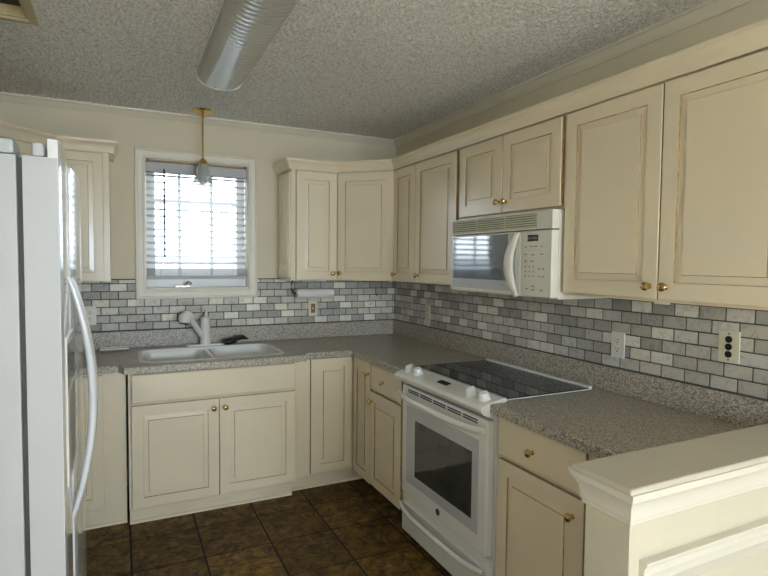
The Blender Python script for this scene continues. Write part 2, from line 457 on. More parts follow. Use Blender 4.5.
# backsplash tiles (one structure per wall, the tile faces a single mesh)
def pick_tile():
    r = random.random()
    if r < 0.18: v = random.uniform(0.62, 0.74)
    elif r < 0.65: v = random.uniform(0.43, 0.58)
    else: v = random.uniform(0.30, 0.43)
    w = random.uniform(-0.02, 0.03)
    v *= 1.10; return (v*(1.04+w), v, v*(0.89-w))
RZ, RP, TW, J = 1.0285, 0.0507, 0.1015, 0.0026
TOP = 1.356
def rows():
    k = 0
    while True:
        z0 = RZ+RP*k+J; z1 = min(RZ+RP*(k+1)-J, TOP)
        if z1-z0 < 0.008: return
        yield k, z0, z1
        k += 1
CX0, CX1, CZ0 = -1.899, -1.105, 1.228   # keep-out of window casing
tb = []
for k, z0, z1 in rows():
    x = -(0.021 if k % 2 else 0.071) - 0.0
    xs = [0.0]; 
    while x > XL: xs.append(x); x -= TW
    xs.append(XL)
    for a, c in zip(xs[1:], xs):
        x0, x1 = a+J, c-J
        if x1-x0 < 0.01: continue
        if z1 > CZ0 and x1 > CX0 and x0 < CX1:
            zz = CZ0 if z0 < CZ0-0.008 else None
            if x0 < CX0-0.01: tb.append((x0, CX0, -0.008, -0.001, z0, z1)); x0 = CX0
            if x1 > CX1+0.01: tb.append((CX1, x1, -0.008, -0.001, z0, z1)); x1 = CX1
            if zz and x1-x0 > 0.01: tb.append((x0, x1, -0.008, -0.001, z0, zz))
        else: tb.append((x0, x1, -0.008, -0.001, z0, z1))
b = MB()
b.box(XL, CX0, -0.0055, 0, 1.0, TOP); b.box(CX1, 0, -0.0055, 0, 1.0, TOP); b.box(CX0, CX1, -0.0055, 0, 1.0, CZ0)
g1 = b.obj('wall_tile_back', 'grout', smooth=0); struct(g1)
tiles_obj('tile_surface', tb, 'tile', g1, 0.0015, pick_tile)
b = MB(); b.box(XL, CX0, -0.0085, 0, TOP, TOP+0.006); b.box(CX1, 0, -0.0085, 0, TOP, TOP+0.006)
b.obj('edge_strip', 'slot', g1, smooth=0)
tb = []
for k, z0, z1 in rows():
    y = -2.509 if k % 2 == 0 else -2.458
    while y < -0.1: y += TW
    y -= TW if y > -0.01 else 0
    ys = [-0.0085]
    while y > -2.89: ys.append(y); y -= TW
    ys.append(-2.892)
    for a, c in zip(ys[1:], ys):
        if (c-J)-(a+J) > 0.01: tb.append((-0.008, -0.001, a+J, c-J, z0, z1))
b = MB(); b.box(-0.0055, 0, -2.892, -0.006, 1.0, TOP)
g2 = b.obj('wall_tile_right', 'grout', smooth=0); struct(g2)
tiles_obj('tile_surface', tb, 'tile', g2, 0.0015, pick_tile)

# ------------------------------------------------------------------ kitchen window
b = MB()
# casing: stepped profile, mitred frame around the opening
def casing(b, x0, x1, z0, z1, w):
    steps = [(0, 0), (0, -0.016), (0.003, -0.021), (0.014, -0.021), (0.018, -0.016), (0.045, -0.013), (0.050, -0.016), (w-0.003, -0.016), (w, -0.013), (w, 0.0)]
    rs = []
    for (s, y) in steps:
        rs.append([b.bm.verts.new(p) for p in ((x0+s, y, z0+s), (x1-s, y, z0+s), (x1-s, y, z1-s), (x0+s, y, z1-s))])
    fs = []
    for a, c in zip(rs, rs[1:]):
        for k in range(4): fs.append(b.bm.faces.new([a[k], a[(k+1) % 4], c[(k+1) % 4], c[k]]))
    bmesh.ops.recalc_face_normals(b.bm, faces=fs)
casing(b, -1.897, -1.107, 1.229, 2.211, 0.064)
win = struct(b.obj('window_1', 'trim', smooth=25))
b = MB()   # jamb liner
b.box(WX0, WX0+0.006, -0.001, 0.13, WZ0, WZ1); b.box(WX1-0.006, WX1, -0.001, 0.13, WZ0, WZ1)
b.box(WX0+0.006, WX1-0.006, -0.001, 0.13, WZ0, WZ0+0.012); b.box(WX0+0.006, WX1-0.006, -0.001, 0.13, WZ1-0.012, WZ1)
b.obj('jamb', 'trim', win, smooth=0)
b = MB()   # sash
sx0, sx1, sz0, sz1 = WX0+0.012, WX1-0.012, WZ0+0.012, WZ1-0.012
b.box(sx0, sx0+0.055, 0.075, 0.115, sz0, sz1, 0.003); b.box(sx1-0.055, sx1, 0.075, 0.115, sz0, sz1, 0.003)
b.box(sx0+0.055, sx1-0.055, 0.075, 0.115, sz0, sz0+0.065, 0.003); b.box(sx0+0.055, sx1-0.055, 0.075, 0.115, sz1-0.055, sz1, 0.003)
sash = b.obj('sash', 'vinyl', win, smooth=30)
b = MB()
for x in (-1.618, -1.406): b.box(x-0.010, x+0.010, 0.086, 0.104, sz0+0.06, sz1-0.05)
for z in (1.515, 1.890): b.box(sx0+0.05, sx1-0.05, 0.087, 0.103, z-0.009, z+0.009)
b.obj('muntin_grid', 'vinyl', sash, smooth=0)
b = MB(); b.box(sx0+0.05, sx1-0.05, 0.093, 0.097, sz0+0.06, sz1-0.05); b.obj('pane', 'pane', win, smooth=0)
b = MB()   # crank operator on the sill
b.box(-1.655, -1.56, 0.012, 0.05, WZ0+0.0125, WZ0+0.026, 0.004)
b.tube([(-1.590, 0.03, WZ0+0.024), (-1.585, 0.005, WZ0+0.040), (-1.572, -0.003, WZ0+0.052), (-1.560, -0.003, WZ0+0.046), (-1.556, -0.003, WZ0+0.034)], [0.008, 0.007, 0.006, 0.006, 0.008], 10)
b.obj('crank', 'chrome', win)

# blind
bl = thing('window_blind', 'white horizontal slat blind lowered over the kitchen window', 'blind', ((WX0+WX1)/2, 0.045, WZ1-0.013))
hw = 0.327; z0_ = WZ1-0.013
b = MB(); b.box(-hw, hw, -0.034, 0.024, -0.066, -0.001, 0.002); b.obj('valance', 'blindshade', bl, smooth=30)
b = MB()
slat_z = [2.048 - 0.0445*k for k in range(14)]
def slat(b, z):
    n = 5; w = 0.0245; t = 0.0022
    top = []; bot = []
    for i in range(n):
        u = -1+2*i/(n-1); y = w*u; zz = 0.0020*(1-u*u)+0.0088*u
        top.append((y, zz+t/2)); bot.append((y, zz-t/2))
    b.prism([(y-0.002, z-z0_+q) for (y, q) in top+bot[::-1]], -hw+0.003, hw-0.003, 'x')
for z in slat_z: slat(b, z)
b.obj('slats', 'slat', bl, smooth=30)
b = MB()
for k in range(9): b.box(-hw+0.003, hw-0.003, -0.0245, 0.0225, 1.386-z0_+0.0052*k, 1.3895-z0_+0.0052*k)
b.obj('stacked_slats', 'blindshade', bl, smooth=0)
b = MB(); b.box(-hw+0.002, hw-0.002, -0.027, 0.023, 1.358-z0_, 1.384-z0_, 0.003); b.obj('bottom_rail', 'blindshade', bl)
for x in (-0.235, 0.235):
    b = MB(); b.tube([(x, 0.0245, -0.06), (x, 0.0245, 1.352-z0_), (x, -0.0290, 1.352-z0_), (x, -0.0290, -0.068)], 0.0012, 6); b.obj('ladder_cord', 'slat', bl)
b = MB(); b.tube([(-0.214, -0.040, -0.045), (-0.214, -0.041, 1.505-z0_)], 0.0052, 8)
b.obj('tilt_wand', 'black', bl)
rod = thing('curtain_rod', 'thin brown tension rod across the top of the window frame', 'curtain rod', ((WX0+WX1)/2, -0.006, 2.137))
b = MB(); R = Matrix.Rotation(PI/2, 4, 'Y')
b.lathe([(0.0055, -0.305), (0.0055, 0.305)], 12, R); b.obj('rod', 'rodbrown', rod)
for s in (-1, 1):
    b = MB(); b.lathe([(0.0085, s*0.305), (0.0085, s*0.3215)], 12, R); b.obj('end_cap', 'brown', rod)

# ------------------------------------------------------------------ base cabinets
BF = -0.597      # face of bodies, doors add 0.02
def toe(t, x0, x1, yt, h=0.115, mat='cream'):
    b = MB(); b.box(x0, x1, yt, yt+0.016, 0.0, h); 
    # quarter round at the floor
    b.prism([(yt, 0.0), (yt-0.013, 0.0), (yt-0.012, 0.008), (yt-0.007, 0.014), (yt, 0.016)], x0, x1, 'x')
    return b.obj('toe_kick', mat, t, smooth=25)
G = 'cream base cabinets under the counter'
# left of the sink
t = thing('base_cabinet', 'cream base cabinet left of the sink cabinet, half behind the fridge', 'cabinet', (-2.56, -0.003, 0), 0, G)
b = MB(); b.box(0, 0.592, BF, 0, 0.115, 0.872); b.obj('body', 'cream', t, smooth=0)
front(t, 'door', 0.02, 0.480, 0.13, 0.86, BF, 0.05, 0.80)
toe(t, 0, 0.592, -0.54)
# sink cabinet (projects)
t = thing('sink_cabinet', 'cream double door cabinet below the sink with blank front panel', 'cabinet', (-1.957, -0.003, 0), 0, G)
b = MB(); w = 0.940; fy = -0.665
b.box(0, w, fy, 0, 0.115, 0.73); b.box(0, w, fy, fy+0.02, 0.73, 0.872); b.box(0, 0.02, fy+0.02, 0, 0.73, 0.872); b.box(w-0.02, w, fy+0.02, 0, 0.73, 0.872)
b.obj('body', 'cream', t, smooth=0)
b = MB(); b.rings(0.014, w-0.012, 0.704, 0.864, slab_steps(), fy); wear_shade(b.obj('false_front', 'cream', t, smooth=0), slab_steps())
front(t, 'door', 0.014, 0.472, 0.122, 0.692, fy, 0.443, 0.640)
front(t, 'door', 0.477, w-0.012, 0.122, 0.692, fy, 0.508, 0.640)
toe(t, 0.002, w-0.004, -0.575)
# corner cabinet (L footprint), world aligned
t = thing('corner_cabinet', 'cream inside-corner base cabinet with two doors meeting at the corner', 'cabinet', (0, 0, 0), 0, G)
b = MB(); c = BF
b.prism([(-1.014, -0.003), (-0.003, -0.003), (-0.003, -0.893), (c, -0.893), (c, c), (-1.014, c)], 0.115, 0.872)
b.obj('body', 'cream', t, smooth=0)
b = MB(); b.box(-1.010, -0.912, c-0.018, c, 0.118, 0.868, 0.002); b.obj('filler_panel', 'cream', t)
b = MB(); b.rings(-0.906, -0.6195, 0.122, 0.866, door_steps(), c); wear_shade(b.obj('door', 'cream', t, smooth=0), door_steps())
b = MB(); b.rings(0.622, 0.889, 0.112, 0.866, door_steps(), c)
d = wear_shade(b.obj('door', 'cream', t, smooth=0), door_steps()); d.rotation_euler = (0, 0, -PI/2)
knob(d, 0.862, c-0.02, 0.795)
b = MB(); b.box(-1.012, -0.503, -0.523, -0.507, 0, 0.115)
b.sweep([(0, 0), (0.013, 0), (0.012, 0.008), (0.007, 0.014), (0, 0.016)], [(-1.012, -0.523), (-0.503, -0.523)])
b.obj('toe_kick', 'cream', t, smooth=25)
b = MB(); b.box(-0.503, -0.487, -0.893, -0.5235, 0, 0.115); b.obj('toe_kick', 'slot', t, smooth=0)['label'] = 'toe board coloured dark for recess shade'  # black colour paints the shade below the corner cabinet
# drawer base between corner and range; right wall frame: local x = -world y
def right_base(y0, y1, label, dr, dz, kx, dkx, door_x):
    t = thing('base_cabinet', label, 'cabinet', (-0.003, y0, 0), -PI/2, G)
    w = y0-y1
    b = MB(); b.box(0, w, BF, 0, 0.115, 0.872); b.obj('body', 'cream', t, smooth=0)
    front(t, 'drawer', dr[0], dr[1], 0.712, 0.866, BF, kx, 0.785)
    front(t, 'door', door_x[0], door_x[1], 0.122, 0.698, BF, dkx, dz)
    toe(t, 0, w, -0.50, mat='slot')  # toe board coloured black to paint the recess shade
    return t
right_base(-0.895, -1.341, 'cream base cabinet with one drawer between the inside corner and the range', (0.006, 0.402), 0.635, 0.185, None, (0.006, 0.402))
right_base(-2.119, -2.603, 'cream base cabinet with brass-knobbed drawer right of the range', (0.028, 0.477), 0.632, 0.228, 0.432, (0.028, 0.477))
right_base(-2.604, -2.888, 'narrow cream base cabinet squeezed against the half wall', (0.006, 0.278), 0.632, None, 0.24, (0.006, 0.278))
# knob of the first base door (left edge)
for o in list(COL.objects):
    if o.name.startswith('base_cabinet') and abs(o.location.y+0.895) < 1e-4:
        dd = [c_ for c_ in o.children if c_.name.startswith('door')][0]; knob(dd, 0.030, BF-0.02, 0.640)

# ------------------------------------------------------------------ countertop
ct = thing('countertop', 'grey speckled laminate countertop wrapping the corner and the range', 'countertop', (0, 0, ZC-0.040))
outer = [(XL+0.002, -0.002), (-0.002, -0.002), (-0.002, -2.890), (-0.637, -2.890), (-0.637, -2.110), (-0.062, -2.110), (-0.062, -1.342),
         (-0.637, -1.342), (-0.637, -0.660), (-0.662, -0.637), (-0.945, -0.637), (-0.968, -0.712), (-1.975, -0.712), (-2.004, -0.637), (XL+0.002, -0.637)]
SX0, SX1, SY0, SY1 = -1.880, -1.085, -0.615, -0.165
def rrect(x0, x1, y0, y1, r, n=5):
    pts = []
    for (cx, cy, a0) in ((x1-r, y1-r, 0), (x0+r, y1-r, PI/2), (x0+r, y0+r, PI), (x1-r, y0+r, 1.5*PI)):
        for i in range(n+1):
            a = a0+PI/2*i/n; pts.append((cx+r*math.cos(a), cy+r*math.sin(a)))
    return pts
hole = rrect(SX0, SX1, SY0, SY1, 0.07)
bm = bmesh.new()
def loop(pts, z):
    v = [bm.verts.new((p[0], p[1], z)) for p in pts]
    return [bm.edges.new((v[i], v[(i+1) % len(v)])) for i in range(len(v))]
e = loop(outer, 0.0) + loop(hole, 0.0)
bmesh.ops.triangle_fill(bm, use_beauty=True, use_dissolve=False, edges=e)
for f in bm.faces:
    if f.normal.z < 0: f.normal_flip()
fs = list(bm.faces)
r = bmesh.ops.extrude_face_region(bm, geom=fs)
nv = [g for g in r['geom'] if isinstance(g, bmesh.types.BMVert)]
bmesh.ops.translate(bm, verts=nv, vec=(0, 0, 0.040))
nvs = set(nv)
bmesh.ops.recalc_face_normals(bm, faces=list(bm.faces))
be = [ed for ed in bm.edges if ed.verts[0] in nvs and ed.verts[1] in nvs and len(ed.link_faces) == 2 and any(abs(f.normal.z) < 0.5 for f in ed.link_faces)]
bmesh.ops.bevel(bm, geom=be, offset=0.010, segments=3, profile=0.5, affect='EDGES')
mb = MB(); mb.bm.free(); mb.bm = bm; mb.obj('worktop', 'counter', ct, smooth=40)
b = MB(); LZ = 0.110+0.040
b.box(XL+0.003, -0.0225, -0.022, -0.0085, 0.0402, LZ, 0.004)
b.box(-0.022, -0.0085, -2.888, -0.009, 0.0402, LZ, 0.004)
b.obj('backsplash_lip', 'counter', ct)

# sink
sk = thing('kitchen_sink', 'white double bowl sink set in the counter under the window', 'sink', ((SX0+SX1)/2, (SY0+SY1)/2, 0.748))
b = MB()
def bowl(b, x0, x1, y0, y1, zt, zb, r):
    a = rrect(x0, x1, y0, y1, r); c = rrect(x0+0.02, x1-0.02, y0+0.02, y1-0.02, r*0.8); d_ = rrect(x0+0.045, x1-0.045, y0+0.045, y1-0.045, r*0.6)
    L = [[b.bm.verts.new((p[0], p[1], z)) for p in q] for q, z in ((a, zt), (c, zb+0.03), (d_, zb))]
    n = len(a); fs = []
    for u, v in zip(L, L[1:]):
        for i in range(n): fs.append(b.bm.faces.new([u[i], u[(i+1) % n], v[(i+1) % n], v[i]]))
    fs.append(b.bm.faces.new(L[-1]))
    for f in fs:
        f.normal_update()
        cx, cy = (x0+x1)/2, (y0+y1)/2; ce = f.calc_center_median()
        if f.normal.dot(Vector((cx-ce.x, cy-ce.y, 0.5))) < 0: f.normal_flip()
    return L[0]
hx = (SX1-SX0)/2; hy = (SY1-SY0)/2; zt = 0.914-0.748-0.012
bowl(b, -hx+0.001, -0.014, -hy+0.001, hy-0.001, zt, 0.004, 0.065)
bowl(b, 0.014, hx-0.001, -hy+0.001, hy-0.001, zt, 0.004, 0.065)
b.obj('bowls', 'sink', sk, smooth=50)
b = MB(); b.box(-0.0135, 0.0135, -hy+0.004, hy-0.004, 0.02, zt-0.002, 0.006); b.obj('divider', 'sink', sk)
b = MB()
ro = rrect(-hx-0.022, hx+0.022, -hy-0.022, hy+0.022, 0.085); ri = rrect(-hx+0.004, hx-0.004, -hy+0.004, hy-0.004, 0.068)
zr = 0.914-0.748
L = [[b.bm.verts.new((p[0], p[1], z)) for p in q] for q, z in ((ro, zr+0.0005), (rrect(-hx-0.018, hx+0.018, -hy-0.018, hy+0.018, 0.083), zr+0.004), (ri, zr+0.003), (ri, zt-0.006))]
fs = []
for u, v in zip(L, L[1:]):
    for i in range(len(u)): fs.append(b.bm.faces.new([u[i], u[(i+1) % len(u)], v[(i+1) % len(u)], v[i]]))
bmesh.ops.recalc_face_normals(b.bm, faces=fs)
b.obj('rim', 'sink', sk, smooth=50)
for sx in (-1, 1):
    b = MB(); b.lathe([(0.043, 0.0042), (0.041, 0.0075), (0.030, 0.0065), (0.0, 0.006)], 20, Matrix.Translation((sx*hx/2, 0, 0)))
    b.obj('drain', 'chrome', sk)

# faucet
fc = thing('faucet', 'white single lever faucet with pull-out spray head behind the sink', 'faucet', (-1.478, -0.105, ZC+0.0008))
b = MB(); b.prism(rrect(-0.125, 0.125, -0.028, 0.028, 0.026), 0, 0.012, 'z', 0.003); b.obj('deck_plate', 'faucet', fc)
b = MB(); b.lathe([(0.037, 0.0122), (0.036, 0.02), (0.033, 0.06), (0.032, 0.135), (0.033, 0.142), (0.0315, 0.15), (0.031, 0.185), (0.020, 0.197), (0, 0.199)], 24); b.obj('faucet_body', 'faucet', fc)
b = MB(); b.tube([(0.004, 0.004, 0.196), (0.006, 0.012, 0.215), (0.010, 0.022, 0.236)], [0.010, 0.009, 0.007], 12); b.obj('lever', 'faucet', fc)
b = MB(); b.tube([(-0.012, -0.005, 0.055), (-0.045, -0.022, 0.105), (-0.085, -0.045, 0.165), (-0.108, -0.058, 0.198)], [0.020, 0.019, 0.019, 0.022], 14)
sp = b.obj('spout', 'faucet', fc)
b = MB(); b.tube([(-0.096, -0.050, 0.182), (-0.108, -0.060, 0.204), (-0.124, -0.070, 0.210), (-0.137, -0.078, 0.200), (-0.142, -0.082, 0.180), (-0.143, -0.083, 0.168)], [0.024, 0.032, 0.037, 0.039, 0.037, 0.031], 16); b.obj('spray_head', 'faucet', fc)
b = MB(); b.lathe([(0.027, 0), (0.029, -0.008), (0.0, -0.007)], 16, Matrix.Translation((-0.143, -0.083, 0.168)) @ Matrix.Rotation(0.2, 4, 'Y')); b.obj('spray_nozzle', 'black', fc)

# small things on the counter
tr = thing('tray', 'small white rectangular tray on the counter left of the sink', 'tray', (-2.028, -0.098, ZC+0.0008), 0.05)
b = MB(); b.box(-0.078, 0.078, -0.034, 0.034, 0, 0.010, 0.002); b.obj('base', 'brown', tr)
b = MB(); b.rings(-0.082, 0.082, -0.037, 0.037, [(0, -0.0102), (-0.002, -0.018), (0.003, -0.019), (0.006, -0.013), (0.01, -0.013)])
o = b.obj('dish', 'sink', tr); o.rotation_euler = (-PI/2, 0, 0)
def lump(b, c, rx, ry, rz, seed):
    rnd = random.Random(seed); n, m = 14, 8
    ph = [rnd.uniform(0, 6) for _ in range(4)]
    R_ = []
    for i in range(m+1):
        th = PI*i/m
        R_.append([b.bm.verts.new((c[0]+rx*math.sin(th)*math.cos(2*PI*k/n)*(1+0.2*math.sin(3*2*PI*k/n+ph[0])), c[1]+ry*math.sin(th)*math.sin(2*PI*k/n)*(1+0.2*math.sin(2*2*PI*k/n+ph[1])), c[2]+rz*math.cos(th)*(1+0.15*math.sin(4*2*PI*k/n+ph[2])))) for k in range(n)])
    fs = []
    for i in range(m):
        for k in range(n):
            fs.append(b.bm.faces.new([R_[i][k], R_[i][(k+1) % n], R_[i+1][(k+1) % n], R_[i+1][k]]))
    bmesh.ops.remove_doubles(b.bm, verts=[v for v in b.bm.verts], dist=1e-5)
    bmesh.ops.recalc_face_normals(b.bm, faces=list(b.bm.faces))
sb = thing('dish_brush', 'black rubber scrub brush lying on the sink rim right of the faucet', 'brush', (-1.300, -0.100, ZC+0.0055))
b = MB(); lump(b, (-0.030, -0.015, 0.017), 0.050, 0.028, 0.019, 3); b.obj('brush_head', 'black', sb)
b = MB(); b.tube([(-0.01, -0.005, 0.02), (0.03, 0.012, 0.034), (0.075, 0.026, 0.036), (0.115, 0.036, 0.020)], [0.012, 0.020, 0.016, 0.004], 12, sx=1.4); b.obj('handle', 'black', sb)

# ------------------------------------------------------------------ wall cabinets
ZU, ZT = 1.357, 2.098
UF = -0.313
GU = 'cream wall cabinets'
def wall_cab(name, label, loc, rz, w, doors, z0=ZU, depth=UF):
    t = thing(name, label, 'cabinet', (loc[0], loc[1], z0), rz, GU)
    b = MB(); b.box(0, w, depth, 0, 0, 2.112-z0); b.obj('body', 'cream', t, smooth=0)
    for (a, c, za, zb, kx, kz) in doors: front(t, 'door', a, c, za-z0, zb-z0, depth, kx, None if kz is None else kz-z0, st=0.058 if c-a > 0.28 else 0.05)
    return t
# right run (local x = -world y)
Y0 = -0.620
t = wall_cab('wall_cabinet', 'cream wall cabinet with narrow and wide door between corner cabinet and microwave', (-0.003, Y0, 0), -PI/2, 0.770,
         [(0.004, 0.302, ZU+0.004, ZT, 0.042, 1.408), (0.306, 0.756, ZU+0.004, ZT, 0.352, 1.408)])
t = wall_cab('wall_cabinet', 'short cream wall cabinet with two doors above the microwave', (-0.003, -1.3915, 0), -PI/2, 0.779,
         [(0.018, 0.380, 1.728, ZT, 0.362, 1.780), (0.384, 0.769, 1.728, ZT, 0.416, 1.780)], z0=1.716)
t = wall_cab('wall_cabinet', 'widest cream wall cabinet with two tall doors, right of the microwave', (-0.003, -2.172, 0), -PI/2, 0.90,
         [(0.014, 0.453, ZU+0.010, ZT, 0.423, 1.411), (0.457, 0.888, ZU+0.010, ZT, 0.488, 1.411)])
b = MB(); b.box(0.42, 0.47, UF+0.012, UF+0.03, -0.008, -0.0005, 0.001); b.obj('door_catch', 'white', t)
# diagonal corner
t = thing('corner_wall_cabinet', 'diagonal cream corner wall cabinet with a single wide door', 'cabinet', (0, 0, ZU), 0, GU)
q = 0.3155; s = 0.6185
b = MB(); b.prism([(-0.003, -0.003), (-s, -0.003), (-s, -q), (-q, -s), (-0.003, -s)], 0, 2.112-ZU); b.obj('body', 'cream', t, smooth=0)
mid = ((-s-q)/2, (-q-s)/2); L_ = (s-q)*math.sqrt(2)
b = MB(); b.rings(-L_/2+0.010, L_/2-0.010, 0.004, ZT-ZU, door_steps(), 0)
d = wear_shade(b.obj('door', 'cream', t, smooth=0), door_steps()); d.location = (mid[0], mid[1], 0); d.rotation_euler = (0, 0, -PI/4)
knob(d, -L_/2+0.036, -0.02, 1.408-ZU)
b = MB(); b.box(-0.34, -0.325, -0.60, -0.585, -0.007, -0.0005, 0.001); b.obj('door_catch', 'white', t)
# back wall, right of the window
t = wall_cab('wall_cabinet', 'cream single door wall cabinet just right of the window', (-0.948, -0.003, 0), 0, 0.328,
         [(0.030, 0.322, ZU+0.004, ZT, 0.286, 1.405)])
b = MB(); b.rings(0.02, 0.29, 0.02, ZT-ZU-0.01, door_steps(0.012, 0.06), 0)
o = b.obj('side_panel', 'cream', t, smooth=0); o.rotation_euler = (0, 0, -PI/2); o.location = (0.0, -0.003, 0)
# back wall, left of the window + left corner
t = wall_cab('wall_cabinet', 'cream single door wall cabinet just left of the window', (-2.312, -0.003, 0), 0, 0.273,
         [(0.008, 0.241, ZU+0.004, ZT, None, None)])
t = thing('corner_wall_cabinet', 'diagonal cream corner wall cabinet above and behind the fridge', 'cabinet', (XL, 0, ZU), 0, GU)
b = MB(); b.prism([(0.003, -0.003), (s-0.003, -0.003), (s-0.003, -q), (q, -s), (0.003, -s)], 0, 2.112-ZU); b.obj('body', 'cream', t, smooth=0)
b = MB(); b.rings(-L_/2+0.010, L_/2-0.014, 0.004, ZT-ZU, door_steps(), 0)
d = wear_shade(b.obj('door', 'cream', t, smooth=0), door_steps()); d.location = (-mid[0], mid[1], 0); d.rotation_euler = (0, 0, PI/4)
# cabinet crowns
cc = [(-0.004, 2.1125), (0.014, 2.1125), (0.018, 2.1035), (0.022, 2.1035), (0.023, 2.113), (0.026, 2.118), (0.027, 2.128), (0.033, 2.142), (0.042, 2.153), (0.046, 2.157), (0.047, 2.172), (-0.004, 2.172)]
def crown_thing(label, path):
    b = MB(); b.sweep(cc, path)
    return tag(b.obj('crown_moulding', 'cream', smooth=30), label, 'moulding', 'crown mouldings on the wall cabinets')
crown_thing('cream crown moulding on the wall cabinets right of the window, running round to the camera side',
            [(-0.948, -0.003), (-0.948, UF-0.003), (-s, UF-0.003), (UF-0.003, -s), (UF-0.003, -3.072)])
crown_thing('cream crown moulding on the wall cabinets left of the window', [(XL+0.003+0.31, -s-0.0), (XL+s-0.003, UF-0.003), (-2.039, UF-0.003), (-2.039, -0.003)])

# ------------------------------------------------------------------ range
rg = thing('range', 'white slide-in electric range with black glass cooktop', 'stove', (-0.03, -1.3470, 0), -PI/2)
RW = 0.7575; FX = -0.610     # local y of door face (world x -0.645 at face)
b = MB(); b.box(0.003, RW-0.003, FX+0.045, -0.055, 0.05, 0.905); b.obj('body', 'white', rg, smooth=0)
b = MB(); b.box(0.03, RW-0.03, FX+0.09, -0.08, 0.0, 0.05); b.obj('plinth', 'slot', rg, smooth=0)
b = MB(); b.box(-0.002, RW+0.002, -0.530, -0.034, 0.9155, 0.9235, 0.002); top = b.obj('cooktop_frame', 'white', rg)
b = MB(); b.box(-0.006, RW+0.006, -0.523, -0.062, 0.9220, 0.9268, 0.001); glass = b.obj('cooktop', 'cooktop', rg)
b = MB(); b.box(-0.004, RW+0.004, -0.060, -0.034, 0.9242, 0.934, 0.003); b.obj('rear_trim', 'white', rg)
for (cx, cy, rr) in ((0.19, -0.40, 0.105), (0.57, -0.40, 0.09), (0.19, -0.18, 0.075), (0.57, -0.18, 0.105)):
    b = MB()
    for r_ in (rr, rr*0.62):
        vs = []; n = 48
        for k in range(n):
            a = 2*PI*k/n
            vs.append((cx+r_*math.cos(a), cy+r_*math.sin(a), 0.9270)); vs.append((cx+(r_-0.002)*math.cos(a), cy+(r_-0.002)*math.sin(a), 0.9270))
        b.faces(vs, [(2*k, (2*k+2) % (2*n), (2*k+3) % (2*n), 2*k+1) for k in range(n)])
    b.obj('burner_ring', 'ring', glass, smooth=0)
# sloped control panel, profile in (y,z)
b = MB(); b.prism([(-0.523, 0.905), (-0.523, 0.927), (-0.545, 0.929), (-0.640, 0.905), (-0.652, 0.898), (-0.653, 0.888), (-0.640, 0.868), (-0.600, 0.850), (-0.567, 0.850)], -0.006, RW+0.006, 'x', 0.002)
cp = b.obj('control_panel', 'white', rg, smooth=30)
slope = math.atan2(0.024, 0.095)
def onpanel(y): return 0.929-(y+0.545)*-0.0+(-(0.545+y))*-0.0 - ((-0.545)-y)*(0.024/0.095)
for x in (0.058, 0.142, 0.612, 0.705):
    y = -0.592; z = onpanel(y)
    b = MB(); T = Matrix.Translation((x, y, z)) @ Matrix.Rotation(slope, 4, 'X')
    b.lathe([(0.027, -0.001), (0.027, 0.006), (0.0245, 0.008), (0.0215, 0.026), (0.019, 0.030), (0, 0.0305)], 22, T)
    kb = b.obj('knob', 'white', cp)
    b = MB(); b.box(-0.004, 0.004, -0.018, 0.018, 0.030, 0.0335, 0.0015); g_ = b.obj('grip', 'white', kb); g_.matrix_local = T
def deco(x0, x1, y0, y1, name, mat, par, h=0.0012):
    b = MB()
    b.faces([(x0, y0, onpanel(y0)+h), (x1, y0, onpanel(y0)+h), (x1, y1, onpanel(y1)+h), (x0, y1, onpanel(y1)+h)], [(0, 1, 2, 3)])
    return b.obj(name, mat, par, smooth=0)
deco(0.335, 0.425, -0.603, -0.572, 'display', 'display', cp)
b = MB()
def mark(x, y, w_, d_):
    b.faces([(x-w_, y-d_, onpanel(y-d_)+0.0011), (x+w_, y-d_, onpanel(y-d_)+0.0011), (x+w_, y+d_, onpanel(y+d_)+0.0011), (x-w_, y+d_, onpanel(y+d_)+0.0011)], [(0, 1, 2, 3)])
for xx in (0.215, 0.235, 0.255, 0.275, 0.295, 0.315, 0.445, 0.462, 0.479, 0.496, 0.515, 0.535):
    for yy in (-0.568, -0.582, -0.596, -0.610):
        if random.random() < 0.85: mark(xx, yy, 0.0055, 0.0014)
b.obj('panel_lettering', 'key', cp, smooth=0)
# oven door: slab with a shallow top slope, slots, glass panel, window, handle, badge
b = MB(); b.box(0.006, RW-0.006, FX, FX+0.043, 0.258, 0.838, 0.010, 3); od = b.obj('oven_door', 'white', rg)
b = MB(); b.box(0.062, RW-0.062, FX-0.003, FX+0.004, 0.335, 0.742, 0.002); b.obj('glass_panel', 'panelgrey', od)
b = MB(); b.box(0.155, RW-0.105, FX-0.0045, FX-0.0005, 0.388, 0.680, 0.001); b.obj('oven_window', 'ovenglass', od)
b = MB()
for k in range(5):
    for z in (0.8235, 0.8125):
        b.box(0.075+0.125*k, 0.075+0.125*k+0.110, FX-0.0008, FX+0.002, z-0.003, z+0.003)
b.obj('vent_slots', 'slot', od, smooth=0)
b = MB()
pts = []; rs = []
for i in range(17):
    u = i/16; x = 0.012+u*(RW-0.024)
    pts.append((x, FX-0.010-0.045*(1-(2*u-1)**4), 0.793)); rs.append(0.016)
b.tube(pts, rs, 14, sx=0.72)
b.box(0.006, 0.040, FX-0.026, FX+0.004, 0.779, 0.807, 0.006); b.box(RW-0.040, RW-0.006, FX-0.026, FX+0.004, 0.779, 0.807, 0.006)
b.obj('handle', 'white', od, smooth=50)
b = MB(); b.lathe([(0.0165, 0), (0.0165, 0.0025), (0.015, 0.0035), (0, 0.0036)], 24, Matrix.Translation((RW/2, FX, 0.298)) @ Matrix.Rotation(PI/2, 4, 'X')); bd = b.obj('badge', 'black', od)
b = MB()
